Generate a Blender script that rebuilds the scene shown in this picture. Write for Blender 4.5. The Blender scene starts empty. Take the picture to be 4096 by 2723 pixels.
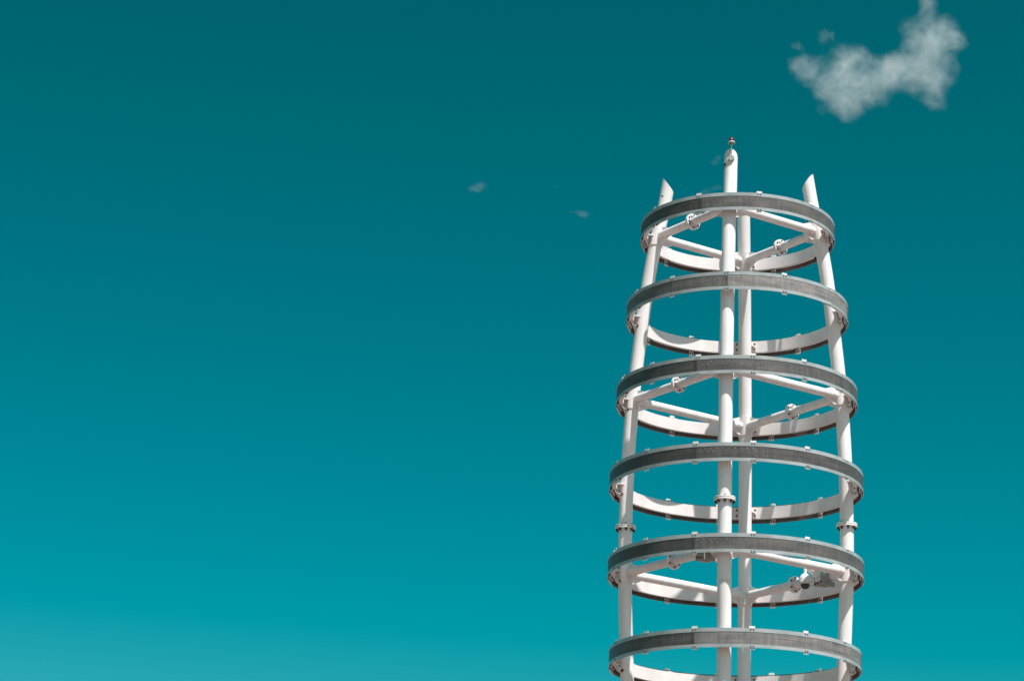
import bpy, math, random
import numpy as np
from mathutils import Vector, Matrix

random.seed(7)
sc = bpy.context.scene
COL = sc.collection
R_ = math.radians
EYE = 1.6                                   # eye height of the photographer above the paving

# ------------------------------------------------------------------ measured dimensions (metres)
RING_Z = [14.9366 + EYE, 13.4716 + EYE, 11.9972 + EYE, 10.5166 + EYE, 9.0397 + EYE, 7.5423 + EYE]   # lower edge of each ring
RING_R = [1.6569, 1.8748, 2.0184, 2.1025, 2.1000, 2.0495]
BAND_H = 0.306
AZ = {'front': R_(-95.3), 'right': R_(-5.3), 'back': R_(84.7), 'left': R_(174.7)}
RT = 0.1125                                 # radius of a column tube
RS = 0.072                                  # radius of a strut tube
KZ = np.array([0.0, 4.0, 7.54, 9.14, 10.64, 12.12, 13.60, 15.07, 16.54, 17.04, 17.94])
KR = np.array([0.95, 1.33, 1.685, 1.7636, 1.8252, 1.8283, 1.7649, 1.6221, 1.4162, 1.3119, 1.165])


def _spline(xk, yk):
    n = len(xk); h = np.diff(xk); A = np.zeros((n, n)); b = np.zeros(n); A[0, 0] = A[-1, -1] = 1
    for i in range(1, n - 1):
        A[i, i-1] = h[i-1]; A[i, i] = 2*(h[i-1] + h[i]); A[i, i+1] = h[i]
        b[i] = 6*((yk[i+1]-yk[i])/h[i] - (yk[i]-yk[i-1])/h[i-1])
    m = np.linalg.solve(A, b)

    def f(x):
        i = int(min(max(np.searchsorted(xk, x) - 1, 0), n - 2)); t0 = xk[i+1]-x; t1 = x-xk[i]; H = h[i]
        return float(m[i]*t0**3/(6*H) + m[i+1]*t1**3/(6*H) + (yk[i]/H - m[i]*H/6)*t0 + (yk[i+1]/H - m[i+1]*H/6)*t1)
    return f


RC = _spline(KZ, KR)


def er(a): return Vector((math.cos(a), math.sin(a), 0))
def et(a): return Vector((-math.sin(a), math.cos(a), 0))
UP = Vector((0, 0, 1))
def axis_pt(a, z): return er(a)*RC(z) + UP*z


# ------------------------------------------------------------------ mesh builder
class MB:
    def __init__(s): s.v = []; s.f = []; s.m = []

    def add(s, vs, fs, mi=0):
        o = len(s.v); s.v += [tuple(v) for v in vs]
        s.f += [tuple(i + o for i in f) for f in fs]; s.m += [mi]*len(fs)

    def sweep(s, pts, r, n=24, mi=0, cap=True, rings=None):
        """tube along a poly-line; r is a number or one per point"""
        N = len(pts); pts = [Vector(p) for p in pts]; vs = []; fs = []
        rr = r if hasattr(r, '__len__') else [r]*N
        t0 = (pts[1]-pts[0]).normalized()
        u = t0.orthogonal().normalized()
        for i in range(N):
            t = (pts[min(i+1, N-1)] - pts[max(i-1, 0)]).normalized()
            u = (u - t*u.dot(t)).normalized(); w = t.cross(u)
            for k in range(n):
                a = 2*math.pi*k/n
                vs.append(pts[i] + (u*math.cos(a) + w*math.sin(a))*rr[i])
        for i in range(N-1):
            for k in range(n):
                k2 = (k+1) % n
                fs.append((i*n+k, i*n+k2, (i+1)*n+k2, (i+1)*n+k))
        if cap:
            fs.append(tuple(range(n-1, -1, -1))); fs.append(tuple((N-1)*n+k for k in range(n)))
        s.add(vs, fs, mi)

    def cyl(s, p, q, r, n=24, mi=0, r2=None):
        s.sweep([p, q], [r, r if r2 is None else r2], n, mi)

    def lathe(s, prof, o, ax, n=32, mi=0):
        """profile of (radius, height) pairs about an axis through o"""
        o = Vector(o); ax = Vector(ax).normalized(); u = ax.orthogonal().normalized(); w = ax.cross(u)
        vs = []; fs = []; N = len(prof)
        for (r, h) in prof:
            for k in range(n):
                a = 2*math.pi*k/n
                vs.append(o + ax*h + (u*math.cos(a) + w*math.sin(a))*max(r, 1e-4))
        for i in range(N-1):
            for k in range(n):
                k2 = (k+1) % n
                fs.append((i*n+k, i*n+k2, (i+1)*n+k2, (i+1)*n+k))
        fs.append(tuple(range(n-1, -1, -1))); fs.append(tuple((N-1)*n+k for k in range(n)))
        s.add(vs, fs, mi)

    def box(s, c, X, Y, Z, mi=0):
        """box from centre and three half-extent vectors"""
        c = Vector(c); vs = [c + X*i + Y*j + Z*k for i in (-1, 1) for j in (-1, 1) for k in (-1, 1)]
        fs = [(0, 1, 3, 2), (4, 6, 7, 5), (0, 4, 5, 1), (2, 3, 7, 6), (0, 2, 6, 4), (1, 5, 7, 3)]
        if X.cross(Y).dot(Z) < 0: fs = [f[::-1] for f in fs]
        s.add(vs, fs, mi)

    def prism(s, poly, d, mi=0):
        """flat polygon (points) pushed out by the vector d, centred"""
        P = [Vector(p) for p in poly]; n = len(P); d = Vector(d)
        vs = [p - d*.5 for p in P] + [p + d*.5 for p in P]
        fs = [tuple(range(n-1, -1, -1)), tuple(range(n, 2*n))]
        fs += [(i, (i+1) % n, n+(i+1) % n, n+i) for i in range(n)]
        s.add(vs, fs, mi)

    def revolve(s, prof, a0, a1, n, mi=0):
        """closed (radius, z) outline turned about the tower axis from a0 to a1"""
        full = abs(a1 - a0) > 2*math.pi - 1e-6
        P = len(prof); N = n if full else n+1; vs = []; fs = []
        for i in range(N):
            a = a0 + (a1-a0)*i/n
            for (r, z) in prof: vs.append((r*math.cos(a), r*math.sin(a), z))
        for i in range(n):
            j = (i+1) % N
            for k in range(P):
                k2 = (k+1) % P
                fs.append((i*P+k, j*P+k, j*P+k2, i*P+k2))
        if not full:
            fs.append(tuple(range(P-1, -1, -1))); fs.append(tuple((N-1)*P+k for k in range(P)))
        s.add(vs, fs, mi)

    def bolt(s, p, d, r=.012, h=.012, mi=1, dome=True):
        d = Vector(d).normalized(); p = Vector(p)
        s.lathe([(r*1.35, -.003), (r*1.35, .003), (r, .003), (r, h*.75), (r*.62, h*1.15)] if dome else
                [(r*1.3, -.003), (r*1.3, .003), (r, .003), (r, h)], p, d, 8, mi)

    def build(s, name, mats, parent=None, angle=38, label=None):
        me = bpy.data.meshes.new(name)
        me.from_pydata(s.v, [], s.f)
        for m in mats: me.materials.append(m)
        me.polygons.foreach_set('material_index', s.m)
        me.polygons.foreach_set('use_smooth', [True]*len(s.f))
        me.update()
        import bmesh
        bm = bmesh.new(); bm.from_mesh(me)
        bmesh.ops.recalc_face_normals(bm, faces=bm.faces)
        bm.to_mesh(me); bm.free()
        me.set_sharp_from_angle(angle=R_(angle))
        o = bpy.data.objects.new(name, me); COL.objects.link(o)
        if parent: o.parent = parent
        if label: o['label'] = label
        return o


def thing(name, label, cat, loc=(0, 0, 0), group=None):
    o = bpy.data.objects.new(name, None); COL.objects.link(o); o.location = loc
    o.empty_display_size = .2
    o['label'] = label; o['category'] = cat
    if group: o['group'] = group
    return o


def local(root, ob):
    """keep a child's geometry where it was modelled when its thing stands elsewhere"""
    ob.matrix_parent_inverse = Matrix.Translation(-root.location)
    return ob


# ------------------------------------------------------------------ materials
def mat(name):
    m = bpy.data.materials.new(name); m.use_nodes = True
    return m, m.node_tree, m.node_tree.nodes['Principled BSDF']


def nd(nt, t, **kw):
    n = nt.nodes.new(t)
    for k, v in kw.items(): setattr(n, k, v)
    return n


def ramp(nt, src, stops):
    r = nd(nt, 'ShaderNodeValToRGB'); e = r.color_ramp.elements
    while len(e) < len(stops): e.new(.5)
    for i, (p, c) in enumerate(stops):
        e[i].position = p; e[i].color = (*c, 1) if len(c) == 3 else c
    nt.links.new(src, r.inputs[0]); return r


def paint(name, base, rough=.38, dirt=.1, streak=True, spec=.5):
    m, nt, b = mat(name); L = nt.links.new
    tc = nd(nt, 'ShaderNodeTexCoord')
    mp = nd(nt, 'ShaderNodeMapping'); mp.inputs['Scale'].default_value = (9, 9, .9) if streak else (4, 4, 4)
    L(tc.outputs['Object'], mp.inputs[0])
    n1 = nd(nt, 'ShaderNodeTexNoise'); n1.inputs['Scale'].default_value = 1.0; n1.inputs['Detail'].default_value = 6
    L(mp.outputs[0], n1.inputs[0])
    n2 = nd(nt, 'ShaderNodeTexNoise'); n2.inputs['Scale'].default_value = 26; n2.inputs['Detail'].default_value = 3
    L(tc.outputs['Object'], n2.inputs[0])
    d = tuple(c*(1-dirt*1.5) for c in base); d = (d[0], d[1]*.985, d[2]*.96)
    r1 = ramp(nt, n1.outputs[0], [(.32, d), (.62, base)])
    r2 = ramp(nt, n2.outputs[0], [(.26, (.94, .93, .92)), (.36, (1, 1, 1))])
    mx = nd(nt, 'ShaderNodeMix', data_type='RGBA', blend_type='MULTIPLY'); mx.inputs[0].default_value = 1
    L(r1.outputs[0], mx.inputs[6]); L(r2.outputs[0], mx.inputs[7])
    L(mx.outputs[2], b.inputs['Base Color'])
    rr = nd(nt, 'ShaderNodeMapRange'); rr.inputs[3].default_value = rough-.08; rr.inputs[4].default_value = rough+.12
    L(n1.outputs[0], rr.inputs[0]); L(rr.outputs[0], b.inputs['Roughness'])
    b.inputs['Specular IOR Level'].default_value = spec
    return m


def panel_mat(name, tone, tint=(1, .93, .885)):
    """weathered grey face of a ring: fine lines running round the ring, specks and faint runs"""
    m, nt, b = mat(name); L = nt.links.new
    tc = nd(nt, 'ShaderNodeTexCoord')
    sp = nd(nt, 'ShaderNodeSeparateXYZ'); L(tc.outputs['Object'], sp.inputs[0])
    at = nd(nt, 'ShaderNodeMath', operation='ARCTAN2'); L(sp.outputs[1], at.inputs[0]); L(sp.outputs[0], at.inputs[1])
    cm = nd(nt, 'ShaderNodeCombineXYZ'); L(at.outputs[0], cm.inputs[0]); L(sp.outputs[2], cm.inputs[2])

    def noise(scale, sc_, det=4):
        mp = nd(nt, 'ShaderNodeMapping'); mp.inputs['Scale'].default_value = sc_; L(cm.outputs[0], mp.inputs[0])
        n = nd(nt, 'ShaderNodeTexNoise'); n.inputs['Scale'].default_value = scale; n.inputs['Detail'].default_value = det
        L(mp.outputs[0], n.inputs[0]); return n
    lines = noise(1, (2.2, 1, 120), 5); speck = noise(1, (110, 1, 70), 3); runs = noise(1, (34, 1, 2.5), 4); blot = noise(1, (5, 1, 9), 5)
    c = [tone*t for t in tint]
    r1 = ramp(nt, lines.outputs[0], [(.34, [x*.6 for x in c]), (.46, [x*.95 for x in c]), (.56, c), (.74, [x*1.2 for x in c])])
    r2 = ramp(nt, speck.outputs[0], [(.30, (.45, .45, .45)), (.40, (1, 1, 1)), (.68, (1, 1, 1)), (.76, (1.5, 1.5, 1.5))])
    r3 = ramp(nt, runs.outputs[0], [(.3, (.8, .8, .8)), (.7, (1.18, 1.18, 1.18))])
    r4 = ramp(nt, blot.outputs[0], [(.3, (.72, .73, .74)), (.7, (1.22, 1.2, 1.18))])
    cur = r1.outputs[0]
    for r in (r2, r3, r4):
        mx = nd(nt, 'ShaderNodeMix', data_type='RGBA', blend_type='MULTIPLY'); mx.inputs[0].default_value = 1
        L(cur, mx.inputs[6]); L(r.outputs[0], mx.inputs[7]); cur = mx.outputs[2]
    L(cur, b.inputs['Base Color'])
    rr = nd(nt, 'ShaderNodeMapRange'); rr.inputs[3].default_value = .32; rr.inputs[4].default_value = .6; b.inputs['Specular IOR Level'].default_value = .4
    L(blot.outputs[0], rr.inputs[0]); L(rr.outputs[0], b.inputs['Roughness'])
    bp = nd(nt, 'ShaderNodeBump'); bp.inputs['Strength'].default_value = .12; bp.inputs['Distance'].default_value = .004
    L(lines.outputs[0], bp.inputs['Height']); L(bp.outputs[0], b.inputs['Normal'])
    return m


def plain(name, base, rough=.5, metal=0.0, spec=.5):
    m, nt, b = mat(name); L = nt.links.new
    tc = nd(nt, 'ShaderNodeTexCoord'); n = nd(nt, 'ShaderNodeTexNoise'); n.inputs['Scale'].default_value = 40
    n.inputs['Detail'].default_value = 4; L(tc.outputs['Object'], n.inputs[0])
    r = ramp(nt, n.outputs[0], [(.35, [x*.82 for x in base]), (.65, base)]); L(r.outputs[0], b.inputs['Base Color'])
    b.inputs['Roughness'].default_value = rough; b.inputs['Metallic'].default_value = metal
    b.inputs['Specular IOR Level'].default_value = spec
    return m


M = {}
M['white'] = paint('white_paint', (.83, .785, .775), .36, .07)
M['hoop'] = paint('hoop_paint', (.80, .757, .745), .42, .06, False)
M['clip'] = paint('clip_paint', (.82, .785, .775), .4, .05, False)
M['rail'] = paint('rail_paint', (.395, .435, .433), .17, .16, False, .6)
M['bolt'] = plain('galvanised_bolt', (.32, .32, .31), .32, .85)
M['dark_bolt'] = plain('dark_bolt', (.05, .05, .048), .5, .3)
M['black'] = plain('black_rubber', (.012, .012, .012), .6)
M['seam'] = plain('dark_joint_line', (.10, .10, .095), .6)  # even dark colour of the discs between flange halves
M['cable'] = plain('white_cable', (.7, .68, .66), .45)
M['dark_cable'] = plain('dark_cable', (.06, .058, .056), .5)
M['lens'] = plain('lens_glint', (.24, .228, .215), .2)  # pale colour shared by painted sun glints and lamp lenses
M['grey_box'] = paint('grey_box_paint', (.37, .362, .35), .45, .08, False)
M['grey_lamp'] = paint('grey_lamp_paint', (.33, .34, .335), .5, .08, False)
M['camera'] = paint('camera_shell', (.78, .77, .75), .34, .03, False)
M['zinc'] = plain('zinc_tube', (.55, .56, .56), .35, .5)
M['patch'] = paint('patch_paint', (.74, .72, .70), .6, .10, False)
m, nt, b = mat('smoked_dome'); b.inputs['Base Color'].default_value = (.012, .013, .014, 1); b.inputs['Roughness'].default_value = .06
b.inputs['Coat Weight'].default_value = .4; M['smoked'] = m
m, nt, b = mat('red_lens'); b.inputs['Base Color'].default_value = (.15, .0015, .007, 1); b.inputs['Roughness'].default_value = .1
b.inputs['Coat Weight'].default_value = .5; b.inputs['Coat Roughness'].default_value = .12; b.inputs['Transmission Weight'].default_value = .1; M['red'] = m
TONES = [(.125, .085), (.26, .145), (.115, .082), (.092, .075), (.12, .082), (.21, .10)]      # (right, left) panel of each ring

# ------------------------------------------------------------------ the tower
tower = thing('steel_tower', 'white tubular steel tower with six grey-faced rings around four columns', 'tower')

Z_OUT, Z_IN = 16.19 + EYE, 15.93 + EYE


def build_column(key):
    a = AZ[key]; b = MB(); n = 40
    zs = list(np.linspace(0, 14.2, 60)) + list(np.linspace(14.4, 17.35, 30))
    vs = []
    for z in zs:
        c = axis_pt(a, z); t = (axis_pt(a, z+.01) - axis_pt(a, z-.01)).normalized()
        e1 = er(a); e1 = (e1 - t*e1.dot(t)).normalized(); e2 = t.cross(e1)
        for k in range(n):
            q = 2*math.pi*k/n; vs.append(c + (e1*math.cos(q) + e2*math.sin(q))*RT)
    z = zs[-1]; c = axis_pt(a, z); t = (axis_pt(a, z+.01) - axis_pt(a, z-.01)).normalized()
    for k in range(n):                                            # sloping cut: high outside, low inside
        q = 2*math.pi*k/n; p = vs[(len(zs)-1)*n + k]
        zt = Z_IN + (Z_OUT-Z_IN)*(math.cos(q)+1)/2 - (.024 if key in ('front', 'right') else .004)
        tt = (axis_pt(a, zt) - axis_pt(a, z)); d = zt - p.z
        vs.append(p + tt*(d/tt.z))
    N = len(zs)+1; fs = []
    for i in range(N-1):
        for k in range(n):
            k2 = (k+1) % n; fs.append((i*n+k, i*n+k2, (i+1)*n+k2, (i+1)*n+k))
    fs.append(tuple(range(n-1, -1, -1))); fs.append(tuple((N-1)*n+k for k in range(n)))
    b.add(vs, fs)
    if key == 'left':                                             # small drain hole near the tip
        p = axis_pt(a, 17.42); d = (er(a)*.55 + er(R_(-90))).normalized()
        b.cyl(p + d*(RT-.004), p + d*(RT+.0015), .017, 14, 1)
    col = b.build('column', [M['white'], M['black']], tower)

    # bolted joint of the column
    b = MB(); zj = 9.96 + EYE
    c = axis_pt(a, zj); t = (axis_pt(a, zj+.05) - axis_pt(a, zj-.05)).normalized()
    for (h0, h1) in ((-.031, -.003), (.003, .031)): b.lathe([(.168, h0), (.172, h0+.004), (.172, h1-.004), (.168, h1)], c, t, 48, 0)
    b.lathe([(.160, -.004), (.160, .004)], c, t, 40, 2)
    u = er(a); u = (u - t*u.dot(t)).normalized(); w = t.cross(u)
    for k in range(8):
        q = R_(45*k + (6 if key == 'front' else 12)); p = c + (u*math.cos(q) + w*math.sin(q))*.143
        b.lathe([(.022, -.034), (.022, -.062), (.0135, -.063), (.0135, -.078)], p, t, 8, 1)
        b.lathe([(.021, .032), (.021, .044), (.017, .047)], p, t, 8, 1)
    b.build('column_flange', [M['white'], M['dark_bolt'], M['seam']], col)
    return col


cols = {k: build_column(k) for k in AZ}
PAIRS = [('front', 'right'), ('back', 'right'), ('back', 'left'), ('front', 'left')]
STRUT_Z = {0: .166, 2: .1725, 4: .1345}

# half sleeves and gussets where struts meet a column
for i, dz in STRUT_Z.items():
    zs = RING_Z[i] + dz
    for key in AZ:
        a = AZ[key]; b = MB(); n = 36; prof = []
        z0, z1 = zs-.17, zs+.155
        span = R_(118)
        rows = []
        for (rad, z) in ((RT+.0135, z0), (RT+.0135, z1), (RT+.001, z1), (RT+.001, z0)):
            c = axis_pt(a, z)
            rows.append([c + er(a+math.pi + (-span + 2*span*k/n))*rad for k in range(n+1)])
        vs = [p for r in rows for p in r]; fs = []; W = n+1
        for r in range(4):
            for k in range(n): fs.append((r*W+k, r*W+k+1, ((r+1) % 4)*W+k+1, ((r+1) % 4)*W+k))
        fs.append((0, W, 2*W, 3*W)); fs.append((n, 3*W+n, 2*W+n, W+n))
        b.add(vs, fs)
        c = axis_pt(a, zs)
        for p in PAIRS:
            if key not in p: continue
            other = p[0] if p[1] == key else p[1]
            d = (axis_pt(AZ[other], zs) - c).normalized(); side = UP.cross(d)
            s0, s1, s2 = RT+.002, RT+.035, RT+.215
            b.prism([c+d*s0+UP*.150, c+d*s1+UP*.150, c+d*s2+UP*.082, c+d*s2+UP*.045, c+d*s0+UP*.045], side*.012)
            b.prism([c+d*s0-UP*.163, c+d*s1-UP*.163, c+d*s2-UP*.086, c+d*s2-UP*.045, c+d*s0-UP*.045], side*.012)
        b.build('node_sleeve', [M['white']], cols[key])

struts = {}
for i, dz in STRUT_Z.items():
    zs = RING_Z[i] + dz
    for (k1, k2) in PAIRS:
        p, q = axis_pt(AZ[k1], zs), axis_pt(AZ[k2], zs); d = (q-p).normalized(); L_ = (q-p).length
        b = MB()
        flanged = (k1, k2) in (('front', 'left'), ('back', 'right'))
        ends = [(p+d*(RT*.8), q-d*(RT*.8))]
        b.sweep([ends[0][0], p+d*L_*.5, ends[0][1]], RS, 32)
        side = UP.cross(d)
        for (e, sg) in ((p, 1), (q, -1)):                          # drain holes near the ends
            for ang in (-.2, -1.2):
                for s2 in (1, -1):
                    nrm = (side*math.cos(ang)*s2 + UP*math.sin(ang)); cc = e + d*sg*.20
                    b.cyl(cc + nrm*(RS-.003), cc + nrm*(RS+.001), .0075, 10, 1)
        st = b.build('strut', [M['white'], M['black']], tower)
        struts[(i, k1, k2)] = (st, p, q, d)
        if flanged:
            b = MB(); c = p + d*L_*.5
            for (h0, h1) in ((-.024, -.002), (.002, .024)): b.lathe([(.138, h0), (.141, h0+.003), (.141, h1-.003), (.138, h1)], c, d, 44)
            b.lathe([(.126, -.003), (.126, .003)], c, d, 36, 2)
            w = d.cross(side)
            towards = -1 if k1 == 'front' else 1                   # ribs stand on the half nearer the front or right column
            for k in range(6):
                q2 = R_(60*k + 30); r_ = side*math.cos(q2) + w*math.sin(q2)
                for sg in (-1, 1):
                    b.lathe([(.0155, .024), (.0155, .038), (.011, .040), (.011, .046)], c + r_*.111, d*sg, 8, 1)
                q3 = R_(60*k); r3 = side*math.cos(q3) + w*math.sin(q3); tn = d.cross(r3)
                b.prism([c+r3*(RS-.005)+d*towards*.024, c+r3*.124+d*towards*.024, c+r3*.118+d*towards*.034, c+r3*(RS+.004)+d*towards*.088, c+r3*(RS-.005)+d*towards*.088], tn*.010)
            b.build('strut_flange', [M['white'], M['dark_bolt'], M['seam']], st)

# ------------------------------------------------------------------ rings
NSEG = [5, 6, 7, 7, 7, 7]
SEAM = [-22.6, -5.8, -19.6, -18.6, -18.8, -19.1]
B0, B1 = 84.0, -94.2                                               # where the two half rings are joined


def wa(beta): return R_(-90 + beta)                                # angle seen from the photographer -> world azimuth


for i, (zb, R) in enumerate(zip(RING_Z, RING_R)):
    ri = R - .115
    b = MB()
    b.revolve([(ri, zb+.060), (R-.045, zb+.060), (R-.045, zb+.066), (ri+.006, zb+.066), (ri+.006, zb+.262),
               (R-.045, zb+.262), (R-.045, zb+.268), (ri, zb+.268)], 0, 2*math.pi, 192)
    ring = b.build('ring', [M['hoop']], tower)

    # pale marks painted in for sun glints and lamp lenses, front stretch only
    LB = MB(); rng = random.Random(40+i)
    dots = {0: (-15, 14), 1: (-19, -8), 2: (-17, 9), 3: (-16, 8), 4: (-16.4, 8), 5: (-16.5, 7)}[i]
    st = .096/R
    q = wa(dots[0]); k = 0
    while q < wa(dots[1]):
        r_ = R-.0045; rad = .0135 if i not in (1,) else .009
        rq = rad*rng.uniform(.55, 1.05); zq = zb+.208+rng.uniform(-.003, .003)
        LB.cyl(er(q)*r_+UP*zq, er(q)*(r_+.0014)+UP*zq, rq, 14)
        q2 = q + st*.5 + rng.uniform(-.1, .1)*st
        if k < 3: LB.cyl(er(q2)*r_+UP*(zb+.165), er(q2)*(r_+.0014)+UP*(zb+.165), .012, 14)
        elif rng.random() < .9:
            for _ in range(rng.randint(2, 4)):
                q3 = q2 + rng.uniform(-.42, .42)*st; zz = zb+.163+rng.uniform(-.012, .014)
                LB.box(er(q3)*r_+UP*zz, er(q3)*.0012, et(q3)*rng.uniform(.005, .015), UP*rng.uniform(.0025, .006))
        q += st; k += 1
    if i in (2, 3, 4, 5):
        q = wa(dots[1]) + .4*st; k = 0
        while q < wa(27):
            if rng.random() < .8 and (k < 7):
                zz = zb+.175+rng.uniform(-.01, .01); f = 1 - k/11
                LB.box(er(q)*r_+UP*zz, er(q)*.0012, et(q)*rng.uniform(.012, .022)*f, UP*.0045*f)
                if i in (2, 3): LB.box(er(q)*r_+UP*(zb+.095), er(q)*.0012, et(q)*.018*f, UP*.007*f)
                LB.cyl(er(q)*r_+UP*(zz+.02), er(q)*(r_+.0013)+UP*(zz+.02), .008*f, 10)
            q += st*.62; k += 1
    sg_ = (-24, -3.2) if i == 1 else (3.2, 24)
    LB.revolve([(R-.0046, zb+.2405), (R-.0022, zb+.2405), (R-.0022, zb+.2452), (R-.0046, zb+.2452)], wa(SEAM[i]+sg_[0]), wa(SEAM[i]+sg_[1]), 14)  # pale line painted as the reflection below the top rail

    # grey faces in three lengths, butted 3 mm apart
    g = .0016/R
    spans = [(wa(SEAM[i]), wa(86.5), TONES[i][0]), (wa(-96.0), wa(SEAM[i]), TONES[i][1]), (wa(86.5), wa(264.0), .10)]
    for (a0, a1, tone) in spans:
        b = MB(); b.revolve([(R-.012, zb+.0015), (R-.004, zb+.0015), (R-.004, zb+BAND_H-.0015), (R-.012, zb+BAND_H-.0015)], a0+g, a1-g, max(24, int((a1-a0)/R_(1.8))))
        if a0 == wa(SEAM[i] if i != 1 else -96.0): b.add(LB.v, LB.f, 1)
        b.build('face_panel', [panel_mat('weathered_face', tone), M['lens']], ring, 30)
    for (z0, z1) in ((zb, zb+.052), (zb+BAND_H-.060, zb+BAND_H)):
        b = MB(); b.revolve([(R-.0035, z0), (R, z0), (R, z1), (R-.0035, z1)], 0, 2*math.pi, 192)
        b.build('edge_rail', [M['rail']], ring, 30)
    # lap strip over the front seam
    b = MB(); b.revolve([(R-.0036, zb+.053), (R-.0012, zb+.053), (R-.0012, zb+BAND_H-.061), (R-.0036, zb+BAND_H-.061)], wa(SEAM[i])-.001, wa(SEAM[i])+.046/R, 3)
    b.build('seam_strip', [panel_mat('seam_strip_face', TONES[i][1]*.72)], ring, 30)

    # brackets that hold the ring to the four columns
    for key in AZ:
        a = AZ[key]; b = MB(); hw = .19/ri
        b.revolve([(ri-.014, zb+.078), (ri-.002, zb+.078), (ri-.002, zb+.250), (ri-.014, zb+.250)], a-hw, a+hw, 10)
        zf = zb+.164; rc = RC(zf)
        e, t = er(a), et(a)
        b.prism([e*(rc-.02)+t*.105+UP*zf, e*(rc-.02)-t*.105+UP*zf, e*(rc+.045)-t*.118+UP*zf, e*(ri-.013)-t*.172+UP*zf, e*(ri-.013)+t*.172+UP*zf, e*(rc+.045)+t*.118+UP*zf], UP*.014)
        for s in (-1, 1):
            for zz in (zb+.115, zb+.213):
                q = a + s*.160/ri; b.bolt(er(q)*(ri-.014)+UP*zz, -er(q), .0135, .016, 1)
        b.build('ring_bracket', [M['white'], M['dark_bolt']], ring)

    # clips along both edges
    n = NSEG[i]; betas = [B1 + (B0-B1)*k/n for k in range(n+1)]
    rear = [B0 + (360+B1-B0)*k/n for k in range(1, n)]
    betas[0], betas[n] = -96.0, 86.5                               # the wide clips over the two joints
    for kk, be in enumerate(betas + rear):
        splice = kk in (0, n); hw = .20 if splice else .046
        a = wa(be); b = MB(); e, t = er(a), et(a)

        def ebox(r0, r1, w, z0, z1, mi=0): b.box(e*((r0+r1)/2)+UP*((z0+z1)/2), e*((r1-r0)/2), t*w, UP*((z1-z0)/2), mi)
        sag = R*(1-math.cos(hw/R))
        o = R-.0135-sag*.0
        ro = math.sqrt((R-.0125)**2 - hw*hw)                      # outer leg sits just inside the curved face
        ebox(R-.112, ro-.006, hw, zb+.0525, zb+.0585); ebox(ro-.006, ro, hw, zb-.030, zb+.0585)
        ebox(R-.112, ro-.006, hw, zb+.2695, zb+.2755); ebox(ro-.006, ro, hw, zb+.2695, zb+.342)
        ebox(ro-.012, ro-.007, .012, zb+.0585, zb+.2695)
        us = (-.165, -.055, .055, .165) if splice else (-.022, .022)
        for u in us:
            q = a + u/R
            for zz in (zb+.018, zb+.290):
                b.bolt(er(q)*(R+.0005)+UP*zz, er(q), .0095, .010, 1)
                b.bolt(er(a)*(ro-.006)+et(a)*u+UP*zz, -er(a), .0125, .013, 2)
            b.bolt(e*(R-.075)+t*u+UP*(zb+.0525), -UP, .0125, .024, 2, False)
            b.bolt(e*(R-.075)+t*u+UP*(zb+.2755), UP, .0125, .020, 2, False)
        b.build('clip', [M['clip'], M['bolt'], M['dark_bolt']], ring)
        if splice:
            b = MB(); b.revolve([(R+.0015, zb+.004), (R+.0055, zb+.004), (R+.0055, zb+BAND_H-.004), (R+.0015, zb+BAND_H-.004)], a-.035/R, a+.035/R, 4)
            b.build('splice_plate', [panel_mat('splice_face', .09)], ring, 30)

    # cables from the side columns into the ring
    for key, mt in (('left', M['cable']), ('right', M['dark_cable'])):
        a = AZ[key]; zc = zb - .005
        if key == 'right' or i >= 1:
            dirn = (er(a)*.62 + er(R_(-90))*.78).normalized() if key == 'left' else (er(a)*.9 + er(R_(-90))*.35).normalized()
            c0 = axis_pt(a, zc); p0 = c0 + dirn*RT
            b = MB()
            if key == 'left': b.lathe([(.026, -.004), (.026, .006), (.019, .011), (.008, .012)], p0, dirn, 20, 1)
            q = a + (.10 if key == 'left' else -.07)
            p3 = er(q)*(R-.08)+UP*(zb+.055)
            if not (key == 'left' and i in (4, 5)):
                p1 = p0 + dirn*.05 - UP*(.015 if key == 'left' else .06); p2 = p3 - UP*(.06 if key == 'left' else .10)
                pts = [p0*((1-t)**3) + p1*(3*t*(1-t)**2) + p2*(3*t*t*(1-t)) + p3*t**3 for t in np.linspace(0, 1, 12)]
                b.sweep(pts, .0055, 8, 0)
            b.build('cable', [mt, M['black']], ring)

# thin patch wrapped on the front column
b = MB(); zp = 8.62 + EYE; a = AZ['front']; n = 20; rows = []
for (rad, z) in ((RT+.0022, zp-.033), (RT+.0022, zp+.033), (RT+.0004, zp+.033), (RT+.0004, zp-.033)):
    c = axis_pt(a, z); rows.append([c + er(a - R_(50) + R_(112)*k/n)*rad for k in range(n+1)])
vs = [p for r in rows for p in r]; W = n+1
fs = [(r*W+k, r*W+k+1, ((r+1) % 4)*W+k+1, ((r+1) % 4)*W+k) for r in range(4) for k in range(n)] + [(0, W, 2*W, 3*W), (n, 3*W+n, 2*W+n, W+n)]
b.add(vs, fs); b.build('patch', [M['patch']], cols['front'])

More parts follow.
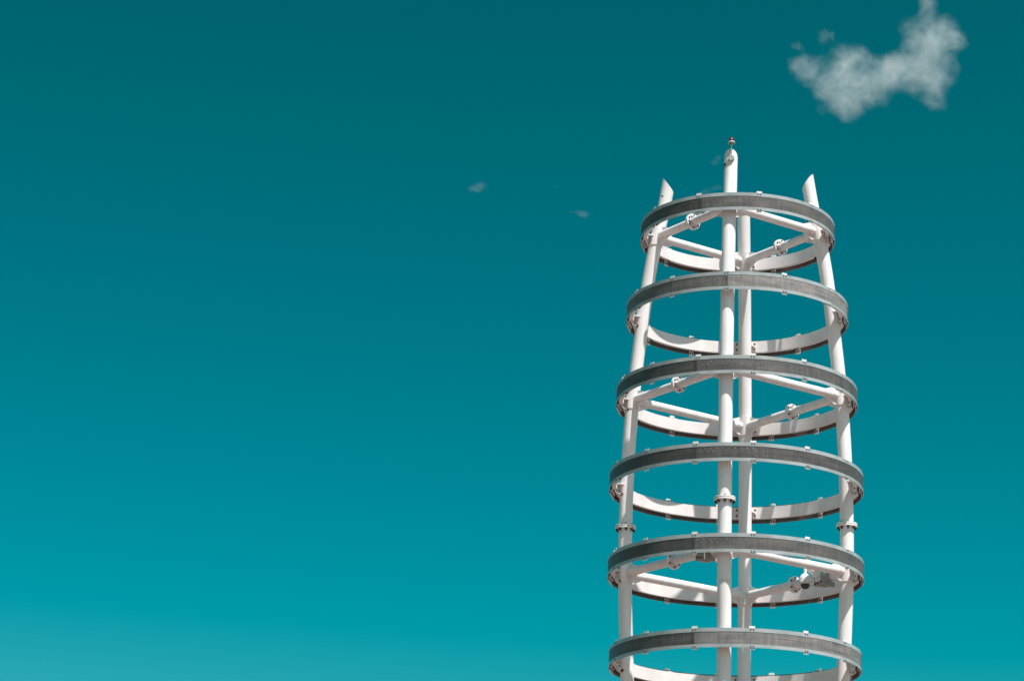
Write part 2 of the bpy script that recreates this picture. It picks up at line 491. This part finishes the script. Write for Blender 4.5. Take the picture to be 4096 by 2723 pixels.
# ------------------------------------------------------------------ red warning lamp on the front column
a = AZ['front']; zc = 15.95 + EYE
t_ = (axis_pt(a, zc+.05) - axis_pt(a, zc-.05)).normalized()
out = (er(R_(-93)) - t_*er(R_(-93)).dot(t_)).normalized()
surf = axis_pt(a, zc) + out*RT + er(0)*.014
lamp = thing('warning_lamp', 'small red glass warning lamp on a thin stem in front of the tallest column tip', 'warning lamp', surf)
b = MB(); nrm = (out - UP*.05).normalized()
b.lathe([(.050, -.01), (.052, 0), (.052, .040), (.050, .044), (.049, .050), (.047, .052)], surf, nrm, 36)
for q in (.8, -2.3, 2.2, -.7): b.cyl(surf + nrm*.052 + (er(0)*math.cos(q)+UP*math.sin(q))*.040, surf + nrm*.0545 + (er(0)*math.cos(q)+UP*math.sin(q))*.040, .004, 8, 1)
local(lamp, b.build('junction_box', [M['grey_lamp'], M['dark_bolt']], lamp))
ax = surf + nrm*.026
b = MB(); b.cyl(ax + UP*.045, ax + UP*.232, .0105, 16); b.cyl(ax + UP*.045, ax + UP*.064, .014, 8)
local(lamp, b.build('stem', [M['zinc']], lamp))
hb = ax + UP*.226
b = MB(); b.lathe([(.012, 0), (.017, .003), (.020, .014), (.036, .030), (.046, .038), (.056, .041), (.061, .048), (.061, .056), (.058, .060), (.055, .075), (.050, .078)], hb, UP, 36)
for q in range(3): b.cyl(hb + er(R_(20+120*q))*.055 + UP*.050, hb + er(R_(20+120*q))*.066 + UP*.050, .006, 8, 1)
b.lathe([(.030, .0245), (.0455, .0365), (.047, .0375), (.030, .026)], hb, UP, 28, 1)
local(lamp, b.build('lamp_base', [M['grey_lamp'], M['dark_bolt']], lamp))
b = MB(); b.lathe([(.048, .076), (.0485, .080), (.0465, .104), (.043, .122), (.037, .135), (.027, .144), (.012, .149), (.0, .1495)], hb, UP, 36)
local(lamp, b.build('lens', [M['red']], lamp))
b = MB()
hd = er(R_(-150)); hc = axis_pt(a, zc-.048)
pc = hc + hd*RT
u_ = UP; w_ = UP.cross(hd)
for k in range(6): b.lathe([(.027, -.012), (.027, .004), (.02, .0045)], pc - UP*(.075*k/5), hd, 24, 1)
p3 = surf - er(0)*.045 - UP*.012 + out*.016
pts = [p3, p3 - er(0)*.018 - UP*.006, p3 - er(0)*.030 - UP*.022 - out*.01, pc + UP*.01]
b.sweep(pts, .0125, 12, 0)
local(lamp, b.build('conduit', [M['camera'], M['black']], lamp))

# ------------------------------------------------------------------ clamp-on boxes and the dome camera on the struts of the fifth ring


def strut_box(root, c, inward, d, flip=1):
    """box clamped to a strut: c is a point of the strut axis, inward points away from it (level), d runs along it"""
    b = MB()
    f = c + inward*(RS+.070)
    b.box(f - UP*.03, inward*.008, d*.105, UP*.125)                                 # front plate
    b.box(c + inward*(RS+.037) - d*.088*flip - UP*.07, inward*.030, d*.012, UP*.085)    # cheeks
    b.box(c + inward*(RS+.037) + d*.088*flip - UP*.07, inward*.030, d*.012, UP*.085)
    b.box(c + inward*.03 - UP*.128 - d*.05*flip, inward*.095, d*.045, UP*.025)
    b.box(c - inward*.02 - UP*.118 + d*.075*flip, inward*.11, d*.02, UP*.040)
    for (u, v) in ((-.07, -.125), (.075, -.10), (.0, -.118)):
        b.bolt(f + inward*.009 + d*u + UP*v, inward, .010, .022, 1, False)
    o1 = local(root, b.build('mounting_box', [M['grey_box'], M['black']], root))
    b = MB()
    for u in (-.125, .125, .165):
        N = 40; pts = [c + d*u + (inward*math.cos(2*math.pi*k/N) + UP*math.sin(2*math.pi*k/N))*(RS+.003) for k in range(N)]
        vs = []; fs = []
        for p in pts:
            r_ = (p - c - d*u).normalized()
            vs += [p - d*.0055, p + d*.0055, p + d*.0055 + r_*.004, p - d*.0055 + r_*.004]
        for k in range(N):
            k2 = (k+1) % N
            for j in range(4): fs.append((k*4+j, k2*4+j, k2*4+(j+1) % 4, k*4+(j+1) % 4))
        b.add(vs, fs)
    local(root, b.build('strap', [M['black']], root))
    return f


st, p, q, d = struts[(4, 'back', 'right')]
cc = p + (q-p)*.795
inward = (-(p+q)*.5); inward.z = 0; inward.normalize()
cam_root = thing('dome_camera', 'white dome security camera with dark glass hanging from a bent arm beside the right column', 'security camera', cc)
f = strut_box(cam_root, cc, inward, d)
b = MB(); k0 = f + inward*.008 + UP*.0
b.box(k0 + inward*.012 - UP*.0, inward*.012, d*.060, UP*.095)
A0 = k0 + inward*.024 + UP*.02
tip = k0 + inward*.285 + UP*.055
pts = [A0, A0 + inward*.06 + UP*.015, A0 + inward*.13 + UP*.05, A0 + inward*.19 + UP*.078, A0 + inward*.235 + UP*.078, tip + UP*.035, tip, tip - UP*.05]
P = []
for s in range(len(pts)-1):
    for t in (0, .34, .67): P.append(pts[s].lerp(pts[s+1], t))
P.append(pts[-1])
for _ in range(4): P = [P[0]] + [(P[j-1] + P[j]*2 + P[j+1])/4 for j in range(1, len(P)-1)] + [P[-1]]
b.sweep(P, [.062*(1-j/(len(P)-1)) + .027*(j/(len(P)-1)) if j < len(P)*.6 else .036 - .009*min(1, (j/(len(P)-1)-.6)/.2) for j in range(len(P))], 24)
local(cam_root, b.build('arm', [M['camera']], cam_root))
hd = tip - UP*.045
b = MB(); b.lathe([(.030, 0), (.030, -.012), (.040, -.018), (.062, -.034), (.084, -.060), (.098, -.092), (.105, -.130), (.1075, -.165), (.110, -.172), (.110, -.180), (.104, -.186), (.086, -.190)], hd, UP, 48)
b.lathe([(.1105, -.170), (.1115, -.172), (.1115, -.174), (.1105, -.176)], hd, UP, 48, 1)
local(cam_root, b.build('housing', [M['camera'], M['black']], cam_root))
b = MB(); b.lathe([(.076, -.188), (.0765, -.205), (.073, -.226), (.064, -.247), (.050, -.262), (.030, -.271), (.010, -.2745), (.0, -.275)], hd, UP, 40)
local(cam_root, b.build('dome', [M['smoked']], cam_root))

st, p, q, d = struts[(4, 'front', 'left')]
cc = p + (q-p)*.165
outw = (p+q)*.5; outw.z = 0; outw.normalize()
box_root = thing('junction_box', 'grey metal box strapped under a strut beside the front column', 'junction box', cc)
strut_box(box_root, cc, -outw*-1, d, -1)

# ------------------------------------------------------------------ clouds: thin vapour of real depth, far off


FWD = None
CAMPOS = Vector((0, -40.836, EYE))
yaw, pitch, roll = R_(-5.3495), R_(17.8023), R_(2.01)
FW = Vector((math.sin(yaw)*math.cos(pitch), math.cos(yaw)*math.cos(pitch), math.sin(pitch)))
r0 = Vector((math.cos(yaw), -math.sin(yaw), 0)); u0 = r0.cross(FW)
RT_ = r0*math.cos(roll) + u0*math.sin(roll); UP_ = -r0*math.sin(roll) + u0*math.cos(roll)


def build_cloud(label, centre, width, height, blobs, dens, seed, dist, detail=1.0, warp=.16, erode=2.0, cut=.30):
    """a lumpy hull filled with thin scattering vapour; blobs = (x, y, rx, ry, weight) in metres about the centre, x level, y up"""
    z_ax = (centre - CAMPOS).normalized(); x_ax = z_ax.cross(UP).normalized(); y_ax = x_ax.cross(z_ax)
    mw = Matrix((x_ax, y_ax, -z_ax)).transposed().to_4x4(); mw.translation = centre
    depth = .55*min(width, height)
    bx0 = min(b_[0]-1.9*b_[2] for b_ in blobs); bx1 = max(b_[0]+1.9*b_[2] for b_ in blobs)
    by0 = min(b_[1]-1.9*b_[3] for b_ in blobs); by1 = max(b_[1]+1.9*b_[3] for b_ in blobs)
    b = MB(); cx, cy, hx, hy = (bx0+bx1)/2, (by0+by1)/2, (bx1-bx0)/2, (by1-by0)/2
    n, mrows = 32, 14; vs = []; fs = []
    for r in range(mrows+1):
        ph = math.pi*r/mrows
        for k in range(n):
            th = 2*math.pi*k/n
            ce = lambda c: math.copysign(abs(c)**.45, c)
            vs.append((cx + hx*ce(math.cos(th))*abs(math.sin(ph))**.45, cy + hy*ce(math.sin(th))*abs(math.sin(ph))**.45, depth*.5*ce(math.cos(ph))*1.2))
    for r in range(mrows):
        for k in range(n): fs.append((r*n+k, r*n+(k+1) % n, (r+1)*n+(k+1) % n, (r+1)*n+k))
    b.add(vs, fs)
    m = bpy.data.materials.new('cloud_vapour'); m.use_nodes = True; nt = m.node_tree; L = nt.links.new
    nt.nodes.remove(nt.nodes['Principled BSDF'])
    out = nt.nodes['Material Output']
    tc = nd(nt, 'ShaderNodeTexCoord')
    # ragged edges: bend the coordinates with noise before reading the lobes
    ns = nd(nt, 'ShaderNodeTexNoise', noise_dimensions='4D'); ns.inputs['W'].default_value = seed
    ns.inputs['Scale'].default_value = 4.0*detail/width; ns.inputs['Detail'].default_value = 7; ns.inputs['Roughness'].default_value = .64
    L(tc.outputs['Object'], ns.inputs['Vector'])
    sb = nd(nt, 'ShaderNodeVectorMath', operation='SUBTRACT'); sb.inputs[1].default_value = (.5, .5, .5); L(ns.outputs['Color'], sb.inputs[0])
    scl = nd(nt, 'ShaderNodeVectorMath', operation='SCALE'); scl.inputs[3].default_value = width*warp; L(sb.outputs[0], scl.inputs[0])
    ad = nd(nt, 'ShaderNodeVectorMath', operation='ADD'); L(tc.outputs['Object'], ad.inputs[0]); L(scl.outputs[0], ad.inputs[1])
    acc = None
    for (x, y, rx, ry, w) in blobs:
        s1 = nd(nt, 'ShaderNodeVectorMath', operation='SUBTRACT'); s1.inputs[1].default_value = (x, y, 0); L(ad.outputs[0], s1.inputs[0])
        s2 = nd(nt, 'ShaderNodeVectorMath', operation='DIVIDE'); s2.inputs[1].default_value = (rx, ry, depth*.55); L(s1.outputs[0], s2.inputs[0])
        ln = nd(nt, 'ShaderNodeVectorMath', operation='LENGTH'); L(s2.outputs[0], ln.inputs[0])
        mr = nd(nt, 'ShaderNodeMapRange', interpolation_type='SMOOTHERSTEP')
        mr.inputs[1].default_value = 1.6; mr.inputs[2].default_value = 0.0; mr.inputs[3].default_value = 0; mr.inputs[4].default_value = w
        L(ln.outputs['Value'], mr.inputs[0])
        if acc is None: acc = mr.outputs[0]
        else:
            mxn = nd(nt, 'ShaderNodeMath', operation='ADD'); L(acc, mxn.inputs[0]); L(mr.outputs[0], mxn.inputs[1]); acc = mxn.outputs[0]
    n2 = nd(nt, 'ShaderNodeTexNoise', noise_dimensions='4D'); n2.inputs['W'].default_value = seed+3.3
    n2.inputs['Scale'].default_value = 7.0*detail/width; n2.inputs['Detail'].default_value = 7; n2.inputs['Roughness'].default_value = .62
    L(ad.outputs[0], n2.inputs['Vector'])
    # the noise eats into the lobes from their edges
    e1 = nd(nt, 'ShaderNodeMath', operation='MULTIPLY_ADD'); e1.inputs[1].default_value = erode; e1.inputs[2].default_value = -.5*erode; L(n2.outputs[0], e1.inputs[0])
    k1 = nd(nt, 'ShaderNodeMath', operation='MULTIPLY'); k1.inputs[1].default_value = 3.0; k1.use_clamp = True; L(acc, k1.inputs[0])
    k2 = nd(nt, 'ShaderNodeMath', operation='MULTIPLY'); L(e1.outputs[0], k2.inputs[0]); L(k1.outputs[0], k2.inputs[1])
    k3 = nd(nt, 'ShaderNodeMath', operation='SUBTRACT'); k3.inputs[1].default_value = cut; L(k2.outputs[0], k3.inputs[0]); e1 = k3
    ac2 = nd(nt, 'ShaderNodeMath', operation='SMOOTH_MIN'); ac2.inputs[1].default_value = .78; ac2.inputs[2].default_value = .3; L(acc, ac2.inputs[0]); acc = ac2.outputs[0]
    e2 = nd(nt, 'ShaderNodeMath', operation='ADD'); L(acc, e2.inputs[0]); L(e1.outputs[0], e2.inputs[1])
    e3 = nd(nt, 'ShaderNodeMath', operation='MAXIMUM'); e3.inputs[1].default_value = 0; L(e2.outputs[0], e3.inputs[0])
    m2 = nd(nt, 'ShaderNodeMath', operation='MULTIPLY'); m2.inputs[1].default_value = dens
    pw = nd(nt, 'ShaderNodeMath', operation='POWER'); pw.inputs[1].default_value = 1.6; L(e3.outputs[0], pw.inputs[0]); L(pw.outputs[0], m2.inputs[0])
    vsn = nd(nt, 'ShaderNodeVolumeScatter'); vsn.inputs['Color'].default_value = (.88, .965, .985, 1); vsn.inputs['Anisotropy'].default_value = 0.0
    L(m2.outputs[0], vsn.inputs['Density']); L(vsn.outputs[0], out.inputs['Volume'])
    m.cycles.volume_step_rate = .3
    o = b.build('cloud', [m]); o.matrix_world = mw
    o['label'] = label; o['category'] = 'cloud'; o['group'] = 'fair weather clouds'
    return o


def sky_point(px, py, dist):
    """direction of a spot of sky as (degrees-like) offsets from the middle of the view, placed at a real distance"""
    k = 88.562/36*4096
    d = (FW + RT_*((px-2048)/k) + UP_*((1361.5-py)/k)).normalized()
    return CAMPOS + d*dist


D = 1500.0; S = D/(88.562/36*4096)                                  # metres per source pixel at the cloud's distance


def pxblobs(cx, cy, lst, k=1.0):
    return [((x-cx)*S, (cy-y)*S, rx*S, ry*S, w) for (x, y, rx, ry, w) in lst]


main = [(850, 980, 360, 360, 1.05), (400, 800, 220, 240, .6), (600, 450, 130, 100, .48), (1200, 980, 300, 240, .72), (1740, 880, 380, 330, 1.0),
        (1880, 480, 320, 230, .75), (1790, 90, 130, 210, .5), (1600, 360, 170, 190, .5), (2110, 560, 90, 140, .35), (1880, 1200, 140, 190, .4),
        (830, 1290, 190, 150, .45), (950, 640, 240, 150, .5), (290, 520, 50, 60, .4), (1380, 820, 280, 170, .5), (600, 1270, 110, 80, .25)]
main = [(3100 + x/2.949, y/2.949 - 4, rx/2.85, ry/2.85, w) for (x, y, rx, ry, w) in main]
build_cloud('largest pale ragged cloud, high at the right of the tower tip', sky_point(3510, 270, D), 665*S, 470*S, pxblobs(3510, 270, main), .036, 2.0, D, 1.25, .22, 3.0, .20)
w1 = [(1908, 752, 34, 26, .55), (1945, 738, 30, 22, .22), (1880, 756, 26, 14, .2), (2010, 736, 42, 12, .1)]
build_cloud('small hazy puff of cloud, leftmost in the sky', sky_point(1920, 748, D), 130*S, 60*S, pxblobs(1920, 748, w1), .075, 5.0, D, .7, .16, 1.1, .10)
w2 = [(2310, 848, 52, 16, .35), (2345, 858, 28, 18, .4), (2172, 852, 26, 18, .18), (2220, 860, 60, 14, .1), (2225, 900, 40, 30, .08)]
build_cloud('thin streak of cloud left of the tower, low beside the first ring', sky_point(2260, 860, D), 190*S, 60*S, pxblobs(2260, 860, w2), .07, 8.0, D, .7, .16, 1.1, .10)
w3 = [(2868, 640, 22, 22, .45), (2850, 655, 26, 10, .28), (2880, 628, 12, 12, .25)]
build_cloud('tiny wisp of cloud just left of the red lamp', sky_point(2862, 642, D), 70*S, 40*S, pxblobs(2862, 642, w3), .08, 11.0, D, .7, .16, 1.1, .10)
w4 = [(2835, 760, 40, 18, .4), (2872, 750, 22, 16, .4), (2810, 768, 24, 10, .25)]
build_cloud('tiny wisp of cloud resting above the top ring edge', sky_point(2842, 758, D), 90*S, 36*S, pxblobs(2842, 758, w4), .08, 14.0, D, .7, .16, 1.1, .10)
w5 = [(2205, 745, 50, 14, .22), (2225, 740, 24, 12, .2)]
build_cloud('faintest flat wisp of cloud between the puff and the streak', sky_point(2208, 745, D), 100*S, 28*S, pxblobs(2208, 745, w5), .06, 17.0, D, .7, .16, 1.1, .10)

# ------------------------------------------------------------------ ground
m, nt, b_ = mat('plaza_paving'); L = nt.links.new
tc = nd(nt, 'ShaderNodeTexCoord'); br = nd(nt, 'ShaderNodeTexBrick'); br.inputs['Scale'].default_value = 1.0
br.inputs['Color1'].default_value = (.19, .135, .115, 1); br.inputs['Color2'].default_value = (.165, .115, .097, 1); br.inputs['Mortar'].default_value = (.14, .108, .095, 1)
br.inputs['Brick Width'].default_value = .6; br.inputs['Row Height'].default_value = .3; br.inputs['Mortar Size'].default_value = .006
L(tc.outputs['Object'], br.inputs['Vector'])
n1 = nd(nt, 'ShaderNodeTexNoise'); n1.inputs['Scale'].default_value = .15; n1.inputs['Detail'].default_value = 8; L(tc.outputs['Object'], n1.inputs[0])
r1 = ramp(nt, n1.outputs[0], [(.3, (.85, .85, .85)), (.7, (1.1, 1.08, 1.05))])
mx = nd(nt, 'ShaderNodeMix', data_type='RGBA', blend_type='MULTIPLY'); mx.inputs[0].default_value = 1
L(br.outputs[0], mx.inputs[6]); L(r1.outputs[0], mx.inputs[7]); L(mx.outputs[2], b_.inputs['Base Color']); b_.inputs['Roughness'].default_value = .8
g = MB(); S_ = 6000
g.add([(-S_, -S_, 0), (S_, -S_, 0), (S_, S_, 0), (-S_, S_, 0)], [(0, 1, 2, 3)])
go = g.build('ground', [m]); go['kind'] = 'structure'

# ------------------------------------------------------------------ sky and sun
SUN_EL, SUN_PHI = R_(60.5), R_(43)
sv = Vector((math.sin(SUN_PHI)*math.cos(SUN_EL), -math.cos(SUN_PHI)*math.cos(SUN_EL), math.sin(SUN_EL)))
sun = bpy.data.lights.new('sun', 'SUN'); sun.energy = 5.0; sun.angle = R_(.53); sun.color = (1, .95, .925)
so = bpy.data.objects.new('sun', sun); COL.objects.link(so); so.rotation_euler = sv.to_track_quat('Z', 'Y').to_euler(); so.location = (20, -30, 60)

w = bpy.data.worlds.new('World'); sc.world = w; w.use_nodes = True; nt = w.node_tree; L = nt.links.new
bg = nt.nodes['Background']; bg.inputs[1].default_value = .1
sky = nd(nt, 'ShaderNodeTexSky', sky_type='NISHITA'); sky.sun_disc = False; sky.sun_elevation = SUN_EL; sky.sun_rotation = math.pi - SUN_PHI
sk = nd(nt, 'ShaderNodeSeparateColor'); L(sky.outputs[0], sk.inputs[0])


def chan(src, power, gain, sub=0.0):
    """grade one colour channel of the sky towards the photograph's teal (values are radiance * 10)"""
    a0 = nd(nt, 'ShaderNodeMath', operation='MULTIPLY'); a0.inputs[1].default_value = .1; L(src, a0.inputs[0]); cur = a0
    if sub:
        s0 = nd(nt, 'ShaderNodeMath', operation='SUBTRACT'); s0.inputs[1].default_value = sub; s0.use_clamp = True; L(cur.outputs[0], s0.inputs[0]); cur = s0
    p0 = nd(nt, 'ShaderNodeMath', operation='POWER'); p0.inputs[1].default_value = power; L(cur.outputs[0], p0.inputs[0])
    g0 = nd(nt, 'ShaderNodeMath', operation='MULTIPLY'); g0.inputs[1].default_value = gain*10; L(p0.outputs[0], g0.inputs[0])
    return g0


cr, cg, cb = chan(sk.outputs[0], 1.0, .52, .252), chan(sk.outputs[1], 1.62, 1.225), chan(sk.outputs[2], 2.18, 1.215)
cc_ = nd(nt, 'ShaderNodeCombineColor'); L(cr.outputs[0], cc_.inputs[0]); L(cg.outputs[0], cc_.inputs[1]); L(cb.outputs[0], cc_.inputs[2])
# unseen warm cloud added behind the camera, sunward, to fill and neutralise the shade
tc = nd(nt, 'ShaderNodeTexCoord'); sp = nd(nt, 'ShaderNodeSeparateXYZ'); L(tc.outputs['Generated'], sp.inputs[0])
cn = nd(nt, 'ShaderNodeTexNoise'); cn.inputs['Scale'].default_value = 2.6; cn.inputs['Detail'].default_value = 8; cn.inputs['Roughness'].default_value = .58
mp = nd(nt, 'ShaderNodeMapping'); mp.inputs['Scale'].default_value = (1, 1, 2.2); L(tc.outputs['Generated'], mp.inputs[0]); L(mp.outputs[0], cn.inputs[0])
cv = nd(nt, 'ShaderNodeMapRange'); cv.inputs[1].default_value = .44; cv.inputs[2].default_value = .64; L(cn.outputs[0], cv.inputs[0])
mk = nd(nt, 'ShaderNodeMapRange', interpolation_type='SMOOTHSTEP'); mk.inputs[1].default_value = .0; mk.inputs[2].default_value = .6; mk.inputs[3].default_value = 0; mk.inputs[4].default_value = 1
dt = nd(nt, 'ShaderNodeVectorMath', operation='DOT_PRODUCT'); dt.inputs[1].default_value = (.62, -.78, 0); L(tc.outputs['Generated'], dt.inputs[0]); L(dt.outputs['Value'], mk.inputs[0])
mm = nd(nt, 'ShaderNodeMath', operation='MULTIPLY'); L(cv.outputs[0], mm.inputs[0]); L(mk.outputs[0], mm.inputs[1])
mix = nd(nt, 'ShaderNodeMix', data_type='RGBA'); L(mm.outputs[0], mix.inputs[0]); L(cc_.outputs[0], mix.inputs[6]); mix.inputs[7].default_value = (6.4, 5.1, 4.9, 1)
L(mix.outputs[2], bg.inputs[0])

# ------------------------------------------------------------------ camera
cd = bpy.data.cameras.new('camera'); cd.lens = 88.562; cd.sensor_width = 36; cd.sensor_fit = 'HORIZONTAL'; cd.clip_start = .1; cd.clip_end = 20000
co = bpy.data.objects.new('camera', cd); COL.objects.link(co)
mw = Matrix((RT_, UP_, -FW)).transposed().to_4x4(); mw.translation = CAMPOS; co.matrix_world = mw
sc.camera = co
sc.view_settings.view_transform = 'Standard'; sc.view_settings.look = 'None'; sc.view_settings.exposure = .38; sc.view_settings.gamma = 1
sc.view_settings.use_curve_mapping = False
sc.cycles.use_denoising = True
sc.cycles.max_bounces = 8; sc.cycles.volume_bounces = 2
